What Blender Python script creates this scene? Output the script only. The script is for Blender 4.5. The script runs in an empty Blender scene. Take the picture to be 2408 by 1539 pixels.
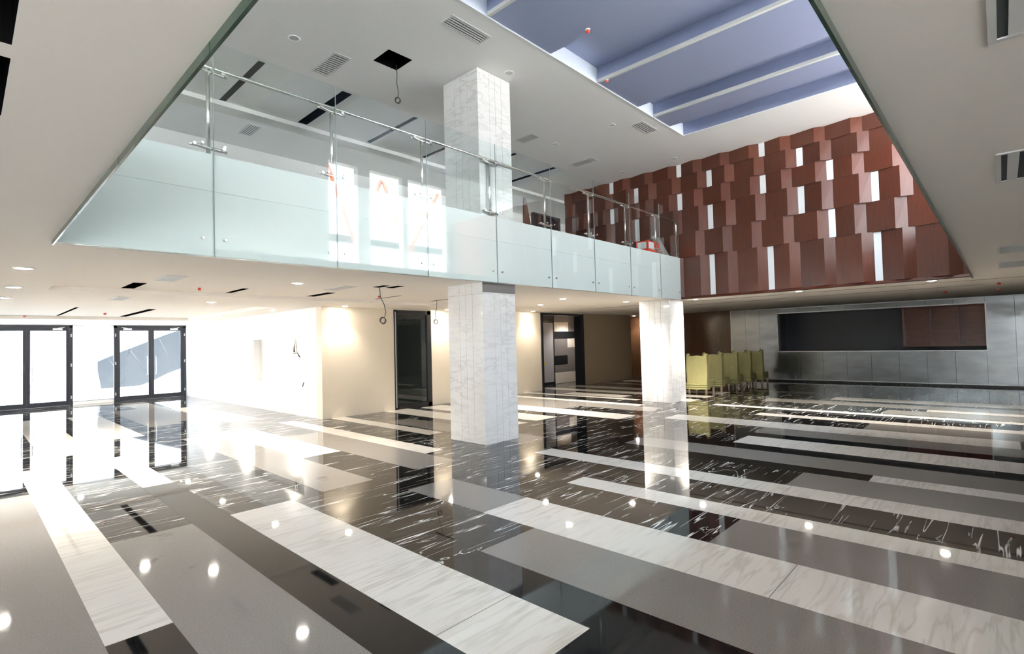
import bpy, bmesh, math, random
from mathutils import Vector, Matrix
random.seed(7)
C = bpy.context.scene.collection

# ------------------------------------------------------------------ materials
def newmat(name):
    m = bpy.data.materials.new(name); m.use_nodes = True
    nt = m.node_tree; nt.nodes.clear()
    out = nt.nodes.new('ShaderNodeOutputMaterial')
    return m, nt, out
def N(nt, t, **kw):
    n = nt.nodes.new(t)
    for k, v in kw.items():
        if k == 'op': n.operation = v
        elif k == 'inp':
            for i, x in v.items(): n.inputs[i].default_value = x
        else: setattr(n, k, v)
    return n
def L(nt, a, b): nt.links.new(a, b)
def principled(nt, out, col, rough, metal=0.0, spec=0.5, coat=0.0):
    p = N(nt, 'ShaderNodeBsdfPrincipled')
    p.inputs['Base Color'].default_value = (*col, 1)
    p.inputs['Roughness'].default_value = rough
    p.inputs['Metallic'].default_value = metal
    p.inputs['Specular IOR Level'].default_value = spec
    p.inputs['Coat Weight'].default_value = coat
    p.inputs['Coat Roughness'].default_value = 0.03
    L(nt, p.outputs[0], out.inputs[0])
    return p
def coords(nt, scale=(1, 1, 1), rot=(0, 0, 0)):
    g = N(nt, 'ShaderNodeNewGeometry')
    mp = N(nt, 'ShaderNodeMapping')
    mp.inputs['Scale'].default_value = scale
    mp.inputs['Rotation'].default_value = rot
    L(nt, g.outputs['Position'], mp.inputs[0])
    return mp.outputs[0]
def noise(nt, vec, scale, detail=2, rough=0.5, dist=0.0):
    n = N(nt, 'ShaderNodeTexNoise')
    n.inputs['Scale'].default_value = scale; n.inputs['Detail'].default_value = detail
    n.inputs['Roughness'].default_value = rough; n.inputs['Distortion'].default_value = dist
    L(nt, vec, n.inputs['Vector']); return n.outputs['Fac']
def mrange(nt, v, a, b, c, d):
    n = N(nt, 'ShaderNodeMapRange'); n.inputs[1].default_value = a; n.inputs[2].default_value = b
    n.inputs[3].default_value = c; n.inputs[4].default_value = d
    L(nt, v, n.inputs[0]); return n.outputs[0]
def math_(nt, op, a, b=None):
    n = N(nt, 'ShaderNodeMath', op=op)
    for i, x in enumerate((a, b)):
        if x is None: continue
        if isinstance(x, (int, float)): n.inputs[i].default_value = x
        else: L(nt, x, n.inputs[i])
    return n.outputs[0]
def mixc(nt, f, a, b):
    n = N(nt, 'ShaderNodeMix', data_type='RGBA')
    L(nt, f, n.inputs[0])
    for i, x in ((6, a), (7, b)):
        if isinstance(x, tuple): n.inputs[i].default_value = (*x, 1)
        else: L(nt, x, n.inputs[i])
    return n.outputs[2]
def bump(nt, p, h, strength, dist=0.01):
    b = N(nt, 'ShaderNodeBump'); b.inputs['Strength'].default_value = strength; b.inputs['Distance'].default_value = dist
    L(nt, h, b.inputs['Height']); L(nt, b.outputs[0], p.inputs['Normal'])

def paint(name, col, rough=0.6, var=0.04):
    m, nt, out = newmat(name); p = principled(nt, out, col, rough, spec=0.3)
    f = noise(nt, coords(nt), 0.8, 3)
    c2 = tuple(max(0, c * (1 - var)) for c in col)
    L(nt, mixc(nt, f, col, c2), p.inputs['Base Color'])
    return m
def plain(name, col, rough=0.4, metal=0.0, spec=0.5):
    m, nt, out = newmat(name); p = principled(nt, out, col, rough, metal, spec)
    f = noise(nt, coords(nt), 6, 2)
    L(nt, mrange(nt, f, 0, 1, max(0.0, rough - 0.04), rough + 0.04), p.inputs['Roughness'])
    return m
def glow(name, col, s):
    m, nt, out = newmat(name); e = N(nt, 'ShaderNodeEmission')
    e.inputs[0].default_value = (*col, 1); e.inputs[1].default_value = s
    L(nt, e.outputs[0], out.inputs[0]); return m

def black_marble():
    m, nt, out = newmat('black_veined_marble'); p = principled(nt, out, (0.008, 0.0075, 0.0075), 0.03, spec=0.42)
    v = coords(nt, (0.30, 5.5, 1), (0, 0, 0.10))
    n1 = noise(nt, v, 1.5, 2.0, 0.5, 0.15)
    a = math_(nt, 'ABSOLUTE', math_(nt, 'SUBTRACT', n1, 0.5))
    band = mrange(nt, a, 0.006, 0.016, 1, 0)
    mask = mrange(nt, noise(nt, coords(nt, (0.8, 3.2, 1), (0, 0, 0.1)), 1.6, 3), 0.47, 0.54, 0, 1)
    v2 = coords(nt, (0.8, 2.2, 1), (0, 0, 0.5))
    n2 = noise(nt, v2, 0.9, 4, 0.6, 0.6)
    b2 = mrange(nt, math_(nt, 'ABSOLUTE', math_(nt, 'SUBTRACT', n2, 0.52)), 0.001, 0.008, 1, 0)
    m2 = mrange(nt, noise(nt, coords(nt, (1, 1, 1)), 1.1, 3), 0.54, 0.62, 0, 1)
    f = math_(nt, 'MAXIMUM', math_(nt, 'MULTIPLY', band, mask), math_(nt, 'MULTIPLY', b2, m2))
    L(nt, mixc(nt, f, (0.008, 0.0075, 0.0075), (0.75, 0.74, 0.72)), p.inputs['Base Color'])
    return m
def white_marble(name='white_veined_marble', base=(0.74, 0.71, 0.66), vein=(0.56, 0.53, 0.48), rough=0.03, sc=(0.55, 5.0, 1), rot=(0, 0, 0.22), big=True):
    m, nt, out = newmat(name); p = principled(nt, out, base, rough, spec=0.5)
    v = coords(nt, sc, rot)
    n1 = noise(nt, v, 1.6, 3, 0.55, 0.3)
    a = mrange(nt, math_(nt, 'ABSOLUTE', math_(nt, 'SUBTRACT', n1, 0.5)), 0.0, 0.06, 1, 0)
    n2 = noise(nt, coords(nt), 1.2, 3)
    f = math_(nt, 'MULTIPLY', a, mrange(nt, n2, 0.35, 0.65, 0.15, 0.9))
    c1 = mixc(nt, f, base, vein)
    L(nt, c1, p.inputs['Base Color']); return m
def granite(name, a, b, rough=0.05):
    m, nt, out = newmat(name); p = principled(nt, out, a, rough, spec=0.42)
    f = noise(nt, coords(nt), 90, 4, 0.7)
    f2 = mrange(nt, f, 0.35, 0.65, 0, 1)
    c = mixc(nt, f2, a, b)
    st = mrange(nt, noise(nt, coords(nt), 1.1, 5, 0.7), 0.30, 0.36, 0.65, 1)
    mu = N(nt, 'ShaderNodeMix', data_type='RGBA', blend_type='MULTIPLY'); mu.inputs[0].default_value = 1
    L(nt, c, mu.inputs[6]); L(nt, st, mu.inputs[7]); L(nt, mu.outputs[2], p.inputs['Base Color'])
    return m
def wood(name, a, b, rough=0.28, vertical=True, coat=0.3, spec=0.5):
    m, nt, out = newmat(name); p = principled(nt, out, a, rough, spec=spec, coat=coat)
    p.inputs['Coat Roughness'].default_value = 0.12
    v = coords(nt, (14, 14, 0.9) if vertical else (14, 0.9, 14))
    f = noise(nt, v, 2.2, 5, 0.65, 0.6)
    isl = N(nt, 'ShaderNodeObjectInfo')
    g = mrange(nt, isl.outputs['Random'], 0, 1, -0.12, 0.12)
    f2 = math_(nt, 'ADD', f, g)
    L(nt, mixc(nt, mrange(nt, f2, 0.3, 0.7, 0, 1), a, b), p.inputs['Base Color'])
    return m
def steel():
    m, nt, out = newmat('brushed_steel_sheet'); p = principled(nt, out, (0.30, 0.325, 0.34), 0.2, 1.0)
    s = noise(nt, coords(nt, (1, 0.25, 40)), 3, 4, 0.6)
    L(nt, mrange(nt, s, 0.2, 0.8, 0.13, 0.26), p.inputs['Roughness'])
    big = noise(nt, coords(nt, (1, 0.8, 1.3)), 1.0, 1.5)
    bump(nt, p, big, 0.22, 0.10)
    return m
def glass(name='clear_glass', tint=(0.90, 0.96, 0.94), ior=1.5, boost=1.0):
    m, nt, out = newmat(name)
    t = N(nt, 'ShaderNodeBsdfTransparent'); t.inputs[0].default_value = (*tint, 1)
    g = N(nt, 'ShaderNodeBsdfGlossy'); g.inputs['Roughness'].default_value = 0.0
    g.inputs['Color'].default_value = (0.95, 1.0, 0.98, 1)
    fr = N(nt, 'ShaderNodeFresnel'); fr.inputs[0].default_value = ior
    geo = N(nt, 'ShaderNodeNewGeometry')
    # a pane is two parallel faces: flip the normal on back faces so both reflect alike
    f = math_(nt, 'MULTIPLY', fr.outputs[0], math_(nt, 'SUBTRACT', boost, math_(nt, 'MULTIPLY', geo.outputs['Backfacing'], boost)))
    mx = N(nt, 'ShaderNodeMixShader')
    L(nt, math_(nt, 'MINIMUM', f, 1.0), mx.inputs[0]); L(nt, t.outputs[0], mx.inputs[1]); L(nt, g.outputs[0], mx.inputs[2])
    L(nt, mx.outputs[0], out.inputs[0]); return m
def fabric(name, a, b):
    m, nt, out = newmat(name); p = principled(nt, out, a, 0.85, spec=0.2)
    f = noise(nt, coords(nt, (3, 3, 1)), 4, 5, 0.6)
    L(nt, mixc(nt, f, a, b), p.inputs['Base Color'])
    bump(nt, p, noise(nt, coords(nt), 14, 4), 0.5, 0.02)
    return m

M = dict(
    ceil=paint('white_ceiling_paint', (0.86, 0.81, 0.75), 0.7),
    ceil_up=paint('upper_ceiling_paint', (0.85, 0.84, 0.82), 0.7),
    white=paint('white_wall_paint', (0.86, 0.86, 0.85), 0.5),
    greywall=paint('grey_wall_paint', (0.5, 0.5, 0.5), 0.6),
    cream=paint('cream_wall_panel', (0.76, 0.68, 0.56), 0.25),
    taupe=paint('taupe_wall_panel', (0.40, 0.31, 0.21), 0.3),
    bmarble=black_marble(), wmarble=white_marble(),
    colmarble=white_marble('column_marble', (0.80, 0.79, 0.77), (0.64, 0.63, 0.62), 0.06, (1.1, 1.1, 4.2), (0.55, 0.55, 0.2)),
    grey=granite('grey_granite', (0.20, 0.19, 0.175), (0.27, 0.255, 0.235)),
    dark=granite('dark_granite', (0.008, 0.008, 0.0085), (0.014, 0.014, 0.0145), 0.04),
    joint=plain('dark_joint', (0.10, 0.10, 0.10), 0.7),
    wood=wood('red_brown_veneer', (0.125, 0.031, 0.013), (0.075, 0.018, 0.008), 0.30, coat=0.0, spec=0.6),
    wood_in=wood('shelf_veneer', (0.30, 0.085, 0.035), (0.20, 0.05, 0.02), vertical=False),
    brown=wood('brown_polished_veneer', (0.13, 0.065, 0.035), (0.09, 0.042, 0.022), 0.12),
    strip=plain('white_strip', (0.85, 0.87, 0.88), 0.4),
    steel=steel(), chrome=plain('polished_steel', (0.72, 0.70, 0.66), 0.16, 1.0),
    alum=plain('satin_aluminium', (0.55, 0.56, 0.57), 0.35, 0.8),
    black=plain('black_metal', (0.014, 0.015, 0.018), 0.3),
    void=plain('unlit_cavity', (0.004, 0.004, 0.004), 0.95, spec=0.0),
    slat=plain('dark_slat_gap', (0.05, 0.055, 0.06), 0.8),
    ventw=plain('white_vent_enamel', (0.62, 0.62, 0.61), 0.45),
    frame=plain('dark_blue_grey_frame', (0.022, 0.025, 0.036), 0.35),
    glass=glass('clear_glass', (0.955, 0.982, 0.975), 1.5, 1.25),
    doorglass=glass('door_glass', (0.56, 0.58, 0.59), 1.45, 0.8),
    darkglass=plain('black_tinted_glass', (0.012, 0.016, 0.015), 0.03),
    edge=plain('green_glass_edge', (0.012, 0.045, 0.028), 0.15),
    paneedge=plain('grey_green_glass_edge', (0.28, 0.34, 0.32), 0.2),
    backb=plain('white_back_painted_glass', (0.80, 0.825, 0.82), 0.045),
    sky_panel=plain('blue_grey_metal_panel', (0.28, 0.32, 0.47), 0.42, 0.25),
    skytrim=plain('skylight_edge_trim', (0.56, 0.57, 0.55), 0.5),
    skyside=paint('skylight_side_paint', (0.72, 0.78, 0.90), 0.5),
    lamp=glow('lamp_glow', (1.0, 0.93, 0.82), 60.0),
    lampoff=plain('unlit_lamp_face', (0.6, 0.6, 0.58), 0.3),
    trimring=plain('white_ring_enamel', (0.8, 0.8, 0.78), 0.4),
    red=plain('red_enamel', (0.75, 0.06, 0.03), 0.35),
    green=fabric('lime_slipcover_cloth', (0.45, 0.42, 0.20), (0.38, 0.355, 0.155)),
    leg=wood('pale_leg_wood', (0.62, 0.47, 0.34), (0.52, 0.38, 0.26), 0.4),
    cable=plain('grey_cable_sheath', (0.07, 0.065, 0.06), 0.6),
    counter=plain('black_counter_stone', (0.01, 0.01, 0.012), 0.08),
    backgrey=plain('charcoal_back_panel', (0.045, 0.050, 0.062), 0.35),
    lgrey=paint('light_grey_door', (0.42, 0.41, 0.42), 0.4),
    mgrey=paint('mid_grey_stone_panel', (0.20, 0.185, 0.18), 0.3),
    cmarb=white_marble('lobby_cream_marble', (0.72, 0.66, 0.58), (0.55, 0.5, 0.44), 0.1),
    yellow=plain('yellow_sticker', (0.8, 0.5, 0.02), 0.5),
    concrete=paint('pale_concrete_paving', (0.74, 0.73, 0.71), 0.8),
    ramp=paint('grey_cladding_panel', (0.075, 0.082, 0.09), 0.6),
    orange=plain('orange_steel_paint', (0.85, 0.16, 0.05), 0.4),
    cardboard=plain('grey_packing_sheet', (0.30, 0.29, 0.27), 0.7),
    screen=plain('dark_display_glass', (0.015, 0.02, 0.025), 0.1),
)

# ------------------------------------------------------------------ mesh helpers
class MB:
    def __init__(s): s.b = bmesh.new(); s.mi = 0
    def box(s, x0, x1, y0, y1, z0, z1, mi=None):
        v = [s.b.verts.new(p) for p in ((x0,y0,z0),(x1,y0,z0),(x1,y1,z0),(x0,y1,z0),(x0,y0,z1),(x1,y0,z1),(x1,y1,z1),(x0,y1,z1))]
        for q in ((0,3,2,1),(4,5,6,7),(0,1,5,4),(1,2,6,5),(2,3,7,6),(3,0,4,7)):
            f = s.b.faces.new([v[i] for i in q]); f.material_index = s.mi if mi is None else mi
        return s
    def quad(s, pts, mi=None):
        f = s.b.faces.new([s.b.verts.new(p) for p in pts]); f.material_index = s.mi if mi is None else mi
        return s
    def prism(s, poly, axis, a, b, mi=None):
        """extrude a 2-D polygon along axis 'x','y' or 'z' from a to b"""
        def P(u, v, w): return {'x': (w, u, v), 'y': (u, w, v), 'z': (u, v, w)}[axis]
        lo = [s.b.verts.new(P(u, v, a)) for u, v in poly]; hi = [s.b.verts.new(P(u, v, b)) for u, v in poly]
        n = len(poly); fs = [s.b.faces.new(lo[::-1]), s.b.faces.new(hi)]
        for i in range(n): fs.append(s.b.faces.new((lo[i], lo[(i+1) % n], hi[(i+1) % n], hi[i])))
        for f in fs: f.material_index = s.mi if mi is None else mi
        return s
    def tube(s, pts, r, seg=10, cap=True, closed=False, mi=None):
        pts = [Vector(p) for p in pts]; rings = []; n = len(pts)
        up = Vector((0.31, 0.2, 0.93))
        for i, p in enumerate(pts):
            if closed: d = pts[(i+1) % n] - pts[i-1]
            else: d = pts[min(i+1, n-1)] - pts[max(i-1, 0)]
            d.normalize(); a = d.cross(up)
            if a.length < 1e-3: a = d.cross(Vector((1, 0, 0)))
            a.normalize(); b = d.cross(a)
            rr = r[i] if isinstance(r, (list, tuple)) else r
            rings.append([s.b.verts.new(p + a*math.cos(2*math.pi*k/seg)*rr + b*math.sin(2*math.pi*k/seg)*rr) for k in range(seg)])
        for i in range(n if closed else n-1):
            A, B = rings[i], rings[(i+1) % n]
            for k in range(seg):
                f = s.b.faces.new((A[k], A[(k+1) % seg], B[(k+1) % seg], B[k])); f.smooth = True
                f.material_index = s.mi if mi is None else mi
        if cap and not closed:
            s.b.faces.new(rings[0][::-1]); s.b.faces.new(rings[-1])
        return s
    def lathe(s, c, prof, seg=24, mi=None):
        """profile of (radius, z) about the vertical through c"""
        rings = []
        for r, z in prof:
            rings.append([s.b.verts.new((c[0]+r*math.cos(2*math.pi*k/seg), c[1]+r*math.sin(2*math.pi*k/seg), c[2]+z)) for k in range(seg)])
        for A, B in zip(rings, rings[1:]):
            for k in range(seg):
                f = s.b.faces.new((A[k], A[(k+1) % seg], B[(k+1) % seg], B[k])); f.smooth = True
                f.material_index = s.mi if mi is None else mi
        if prof[0][0] > 1e-5: s.b.faces.new(rings[0][::-1])
        if prof[-1][0] > 1e-5: s.b.faces.new(rings[-1])
        return s
    def build(s, name, mats, parent=None, loc=None, bevel=0.0, recalc=True):
        if recalc: bmesh.ops.recalc_face_normals(s.b, faces=s.b.faces)
        if loc is not None: bmesh.ops.translate(s.b, verts=s.b.verts, vec=-Vector(loc))
        me = bpy.data.meshes.new(name); s.b.to_mesh(me); s.b.free()
        for m in (mats if isinstance(mats, (list, tuple)) else [mats]): me.materials.append(m)
        o = bpy.data.objects.new(name, me); C.objects.link(o)
        if loc is not None: o.location = loc
        if parent is not None: o.parent = parent
        if bevel:
            b = o.modifiers.new('edge', 'BEVEL'); b.width = bevel; b.segments = 2; b.limit_method = 'ANGLE'
        return o
def thing(name, label, cat, loc=(0, 0, 0), group=None):
    o = bpy.data.objects.new(name, None); C.objects.link(o); o.location = loc; o.empty_display_size = 0.1
    o['label'] = label; o['category'] = cat
    if group: o['group'] = group
    return o
def tag(o, label, cat, group=None, kind=None):
    o['label'] = label; o['category'] = cat
    if group: o['group'] = group
    if kind: o['kind'] = kind
    return o
def struct(o, label=None, cat=None):
    o['kind'] = 'structure'
    if label: o['label'] = label
    if cat: o['category'] = cat
    return o
def copy_tree(o, parent=None):
    c = o.copy(); C.objects.link(c)
    if parent is not None: c.parent = parent
    for ch in list(o.children): copy_tree(ch, c)
    return c
def plate(mb, x0, x1, y0, y1, zf, holes, mi=0):
    """a soffit: grid of cells from x0..x1, y0..y1 that leaves the holes open; zf(x, y) is the height"""
    xs = sorted({x0, x1, *[min(max(h[i], x0), x1) for h in holes for i in (0, 1)]})
    ys = sorted({y0, y1, *[min(max(h[i], y0), y1) for h in holes for i in (2, 3)]})
    for a, b in zip(xs, xs[1:]):
        for c, d in zip(ys, ys[1:]):
            mx, my = (a+b)/2, (c+d)/2
            if any(h[0] < mx < h[1] and h[2] < my < h[3] for h in holes): continue
            mb.quad([(a, c, zf(a, c)), (a, d, zf(a, d)), (b, d, zf(b, d)), (b, c, zf(b, c))], mi)

# ------------------------------------------------------------------ key dimensions (metres)
ZC = 3.2           # lower ceiling
ZL = 3.13          # lower ceiling beyond the tray edge
ZF = 4.5           # upper floor
ZU = 7.5           # upper ceiling
VX0, VX1, VY0, VY1 = 0.66, 15.6, 0.43, 7.3   # opening in the upper floor
YB = 13.7          # cream wall
XW = 6.85          # bright wall beside the doors
YD = 26.4          # entrance doors
XS = 24.5          # steel wall

# ------------------------------------------------------------------ floor
W_, G_, D_, B_ = 1, 2, 3, 0
slabs = [
 (-8, .68, -4, 10.2, G_), (.68, 1.08, 4.52, 12.3, W_), (.68, 1.08, -4, 4.52, D_),
 (1.08, 1.84, 13.35, 21.5, W_), (1.08, 1.84, -4, 6.88, G_), (1.84, 2.24, 9.26, 12.4, W_), (1.84, 2.24, -4, 9.26, D_),
 (2.27, 3.01, 14.9, 21.3, W_), (2.24, 3.0, 2.16, 6.87, W_), (2.24, 3.0, -4, 2.16, D_),
 (3.0, 3.43, -4, 3.78, D_), (3.43, 4.23, 6.9, 13.6, G_), (3.43, 4.23, -4, 3.73, G_),
 (4.23, 5.0, 9.28, 14.0, W_), (4.23, 5.0, 4.53, 6.04, G_), (4.23, 5.0, -4, 4.53, W_),
 (5.0, 5.84, 6.93, 11.8, G_), (5.0, 5.86, -4, 2.16, G_), (5.84, 6.27, 7.76, 14.2, W_), (5.86, 6.27, -4, 4.54, W_),
 (3.43, 4.23, 16.5, 22, G_), (5.0, 5.84, 15.6, 21, W_), (4.23, 5.0, 17, 25, G_), (-.12, .68, 15, 22, W_),
 (7.09, 7.5, 9.28, 14.2, W_), (7.08, 7.56, -4, 6.2, W_), (7.58, 8.38, 7.0, 11.8, G_), (7.56, 8.4, -4, 2.18, G_),
 (8.4, 8.78, -4, 1.39, W_), (8.4, 8.78, 1.39, 5.2, D_), (8.8, 9.63, 8.6, 13.7, W_), (8.78, 9.55, -4, 5.38, G_),
 (9.55, 10.02, -4, 5.0, D_), (9.97, 10.82, 8.62, 13.47, W_), (10.02, 10.85, -4, 3.79, W_), (10.85, 11.28, -4, 4.2, D_),
 (11.28, 12.05, -4, 3.81, G_), (11.3, 12.15, 7.07, 13.0, W_), (12.05, 12.88, -.15, 6.25, W_), (12.05, 12.88, -4, -.15, D_),
 (12.15, 12.95, 9.5, 12.0, G_), (12.95, 13.8, 7.15, 13.2, G_), (12.88, 13.8, -4, 2.2, G_), (13.8, 14.23, -4, 4.65, W_),
 (13.85, 14.25, 7.95, 13.6, W_), (15.15, 15.5, -4, 6.3, W_), (15.1, 15.42, 8.75, 13.7, W_),
 (15.6, 16.45, -4, 2.23, G_), (15.55, 16.33, 9.6, 12.15, W_), (15.55, 16.33, 7.14, 8.6, W_), (16.5, 16.9, -4, 1.46, W_),
 (16.9, 17.75, -4, 5.5, G_), (16.78, 17.5, 7.17, 14.5, W_), (18.15, 19.0, -4, 3.9, W_), (18.15, 18.95, 7.16, 13.9, W_),
 (19.5, 20.15, 4.75, 6.9, G_), (20.3, 20.7, 8, 13.5, W_), (21.6, 22.3, 7.5, 13.4, W_),
]
fb = MB()
fb.quad([(-8, -4, 0), (27, -4, 0), (27, 26.6, 0), (-8, 26.6, 0)], 0)
for x0, x1, y0, y1, mi in slabs:
    fb.quad([(x0, y0, .001), (x1, y0, .001), (x1, y1, .001), (x0, y1, .001)], mi)
for x0, x1, y in ((4.23, 5.0, 1.37), (7.08, 7.55, 2.1), (5.86, 6.27, 1.95), (4.23, 5.0, -1.3), (2.24, 3.0, 2.9)):
    fb.quad([(x0, y, .0016), (x1, y, .0016), (x1, y+.006, .0016), (x0, y+.006, .0016)], 4)
struct(fb.build('floor', [M['bmarble'], M['wmarble'], M['grey'], M['dark'], M['joint']], recalc=False),
       'polished stone floor laid in black, white and grey strips', 'floor')

# ------------------------------------------------------------------ lower ceiling with its tray
cav = []       # openings: (name, x0, x1, y0, y1, z, label, category)
def zramp(x, y):
    if x <= 1.05: return ZC - (ZC-ZL) * min(max((y-7.3)/(12.15-7.3), 0), 1)
    return ZC
cav += [
 ('ceiling_slot', 2.05, 2.25, 10.9, 11.95, ZC, 'widest dark slot in the lower ceiling, beside the square vent at left', 'ceiling slot'),
 ('ceiling_slot', 3.83, 3.95, 10.9, 11.9, ZC, 'dark ceiling slot at the tray edge, second from the left', 'ceiling slot'),
 ('ceiling_slot', 5.55, 5.75, 10.8, 11.85, ZC, 'dark ceiling slot next to the silver vent, left of the hanging cable', 'ceiling slot'),
 ('ceiling_slot', 7.32, 7.38, 10.6, 11.75, ZC, 'hair-thin dark ceiling slot crossed by the hanging cable', 'ceiling slot'),
 ('ceiling_slot', 8.98, 9.06, 10.3, 11.6, ZC, 'dark ceiling slot ending at the front marble column', 'ceiling slot'),
 ('ceiling_opening', 5.79, 5.96, 8.95, 9.37, ZC, 'black access opening under the balcony with a cable hanging out', 'ceiling opening'),
 ('ceiling_opening', 6.06, 6.24, 8.86, 9.32, ZC, 'black access opening under the balcony right of the cable opening', 'ceiling opening'),
 ('ceiling_opening', -.5, .132, 2.2, 2.745, ZC, 'black opening in the near ceiling, cut by the top left corner', 'ceiling opening'),
 ('ceiling_opening', -.5, .135, 2.875, 3.6, ZC, 'black opening in the near ceiling, lower of two at left edge', 'ceiling opening'),
 ('ceiling_slot', 16.66, 16.74, -.4, 13.4, ZC, 'long dark ceiling slot nearest the downlights below the wood wall', 'ceiling slot'),
 ('ceiling_slot', 18.52, 18.60, .3, 8.6, ZC, 'long dark ceiling slot nearer the steel wall', 'ceiling slot'),
]
low_holes = [(VX0, VX1, VY0, VY1), (7.03, 7.97, 7.40, 8.45)] + [c[1:5] for c in cav if c[5] == ZC]
cb = MB()
plate(cb, -8, 1.05, -4, 7.3, lambda x, y: ZC, low_holes)
plate(cb, -8, 1.05, 7.3, 12.15, zramp, low_holes)
plate(cb, 1.05, 27, -4, 12.15, lambda x, y: ZC, low_holes)
def zband(x, y): return ZL + (ZC-ZL) * min(max((x-10.5)/5.0, 0), 1)
XB = [1.05, 10.5, 15.5]
for a, b in zip(XB, XB[1:]):        # the tray's far face, fading out to the right
    cb.quad([(a, 12.15, ZC), (b, 12.15, ZC), (b, 12.15, zband(b, 0)-1e-4), (a, 12.15, zband(a, 0))])
cb.quad([(1.05, 7.3, ZC), (1.05, 12.15, ZC), (1.05, 12.15, ZL)])
for a, b in zip([-8, 1.05, 10.5, 15.5], [1.05, 10.5, 15.5, 27]):
    cb.quad([(a, 12.15, zband(a, 0)), (a, YB+.3, zband(a, 0)), (b, YB+.3, zband(b, 0)), (b, 12.15, zband(b, 0))])
ZT = 3.23
T2 = (-1.5, 5.9, 14.6, 22.4)        # raised tray before the doors
s2 = [('ceiling_slot', 2.10, 2.18, 18.0, 22.1, ZT, 'thin dark ceiling slot above the left entrance doors', 'ceiling slot'),
      ('ceiling_slot', 3.74, 3.94, 18.0, 22.1, ZT, 'thin dark ceiling slot above the fixed glass between the doors', 'ceiling slot')]
plate(cb, -8, XW+.3, YB+.3, 26.6, lambda x, y: ZL, [T2])
plate(cb, T2[0], T2[1], T2[2], T2[3], lambda x, y: ZT, [c[1:5] for c in s2])
for p, q in (((T2[0], T2[2]), (T2[1], T2[2])), ((T2[1], T2[2]), (T2[1], T2[3])), ((T2[1], T2[3]), (T2[0], T2[3])), ((T2[0], T2[3]), (T2[0], T2[2]))):
    cb.quad([(*p, ZL), (*q, ZL), (*q, ZT), (*p, ZT)])
plate(cb, 15.5, 27, YB+.3, 18, lambda x, y: ZC, [])
cav += s2
struct(cb.build('ceiling', M['ceil'], recalc=False), 'white plaster ceiling under the upper floor', 'ceiling')

# upper ceiling
SX0, SX1, SY0, SY1 = 4.6, 13.46, 1.7, 6.1
up = []
for i, (x, a, b) in enumerate(((3.95, .065, 12.33), (5.735, .115, 12.3), (7.55, .06, 12.27), (9.33, .06, 12.2), (11.1, .06, 12.2), (12.92, .08, 12.1))):
    up.append(('ceiling_slot', x-a, x+a, 10.13, b, ZU,
      ('dark slot in the upper ceiling, first from the left behind the handrail', 'widest dark slot in the upper ceiling, above the second handrail post',
       'narrow dark slot in the upper ceiling, left of the front column', 'narrow dark slot in the upper ceiling, just touching the front column',
       'narrow dark slot in the upper ceiling, hidden mostly by the front column', 'narrow dark slot in the upper ceiling, right of the front column')[i], 'ceiling slot'))
up.append(('ceiling_opening', 5.44, 5.97, 8.09, 8.62, ZU, 'square black opening in the upper ceiling with a looped cable', 'ceiling opening'))
cav += up
ub = MB()
plate(ub, -8, 27, 1.6, 12.35, lambda x, y: ZU, [(SX0, SX1, SY0, SY1)] + [c[1:5] for c in up])
ub.quad([(-8, 12.35, ZU), (27, 12.35, ZU), (27, 12.35, ZU-.1), (-8, 12.35, ZU-.1)])
plate(ub, -8, 27, 12.35, 16, lambda x, y: ZU-.1, [])
ub.quad([(-8, 1.6, ZU), (27, 1.6, ZU), (27, 1.6, 12), (-8, 1.6, 12)])
plate(ub, -8, 27, -4.1, 1.6, lambda x, y: 12, [(3, 23, -3.7, -2.25)])  # roof slot out of view, added to bring in more sky light
struct(ub.build('ceiling_upper', M['ceil_up'], recalc=False), 'grey white plaster ceiling over the upper floor', 'ceiling')

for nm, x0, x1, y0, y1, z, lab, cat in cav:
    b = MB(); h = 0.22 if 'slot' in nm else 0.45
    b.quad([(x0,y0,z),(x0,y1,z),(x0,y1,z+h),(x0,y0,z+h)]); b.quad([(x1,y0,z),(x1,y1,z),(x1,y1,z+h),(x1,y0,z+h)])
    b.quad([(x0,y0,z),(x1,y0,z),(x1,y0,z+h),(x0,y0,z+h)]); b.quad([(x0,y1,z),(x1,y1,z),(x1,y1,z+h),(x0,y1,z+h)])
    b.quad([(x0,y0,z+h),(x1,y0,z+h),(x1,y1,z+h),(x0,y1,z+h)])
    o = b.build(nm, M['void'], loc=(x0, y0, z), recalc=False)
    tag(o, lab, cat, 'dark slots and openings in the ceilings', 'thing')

# ------------------------------------------------------------------ skylight panels in the upper ceiling
sl = MB()
rec = ZU + .32
panels = [(6.06, 7.74), (9.32, 11.01), (11.79, 12.64)]
sl.quad([(SX0, SY0, rec), (SX1, SY0, rec), (SX1, SY1, rec), (SX0, SY1, rec)], 0)
sl.quad([(SX0, SY1, ZU-.002), (SX1, SY1, ZU-.002), (SX1, SY1, rec), (SX0, SY1, rec)], 1)
sl.quad([(SX0, SY0, ZU), (SX1, SY0, ZU), (SX1, SY0, rec), (SX0, SY0, rec)], 1)
sl.quad([(SX1, SY0, ZU), (SX1, SY1, ZU), (SX1, SY1, rec), (SX1, SY0, rec)], 0)
sl.quad([(SX0, SY0, ZU), (SX0, SY1, ZU), (SX0, SY1, rec), (SX0, SY0, rec)], 0)
sky = sl.build('ceiling_skylight', [M['sky_panel'], M['skyside']], recalc=False)
struct(sky, 'recessed blue grey skylight panels over the opening', 'skylight')
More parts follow.
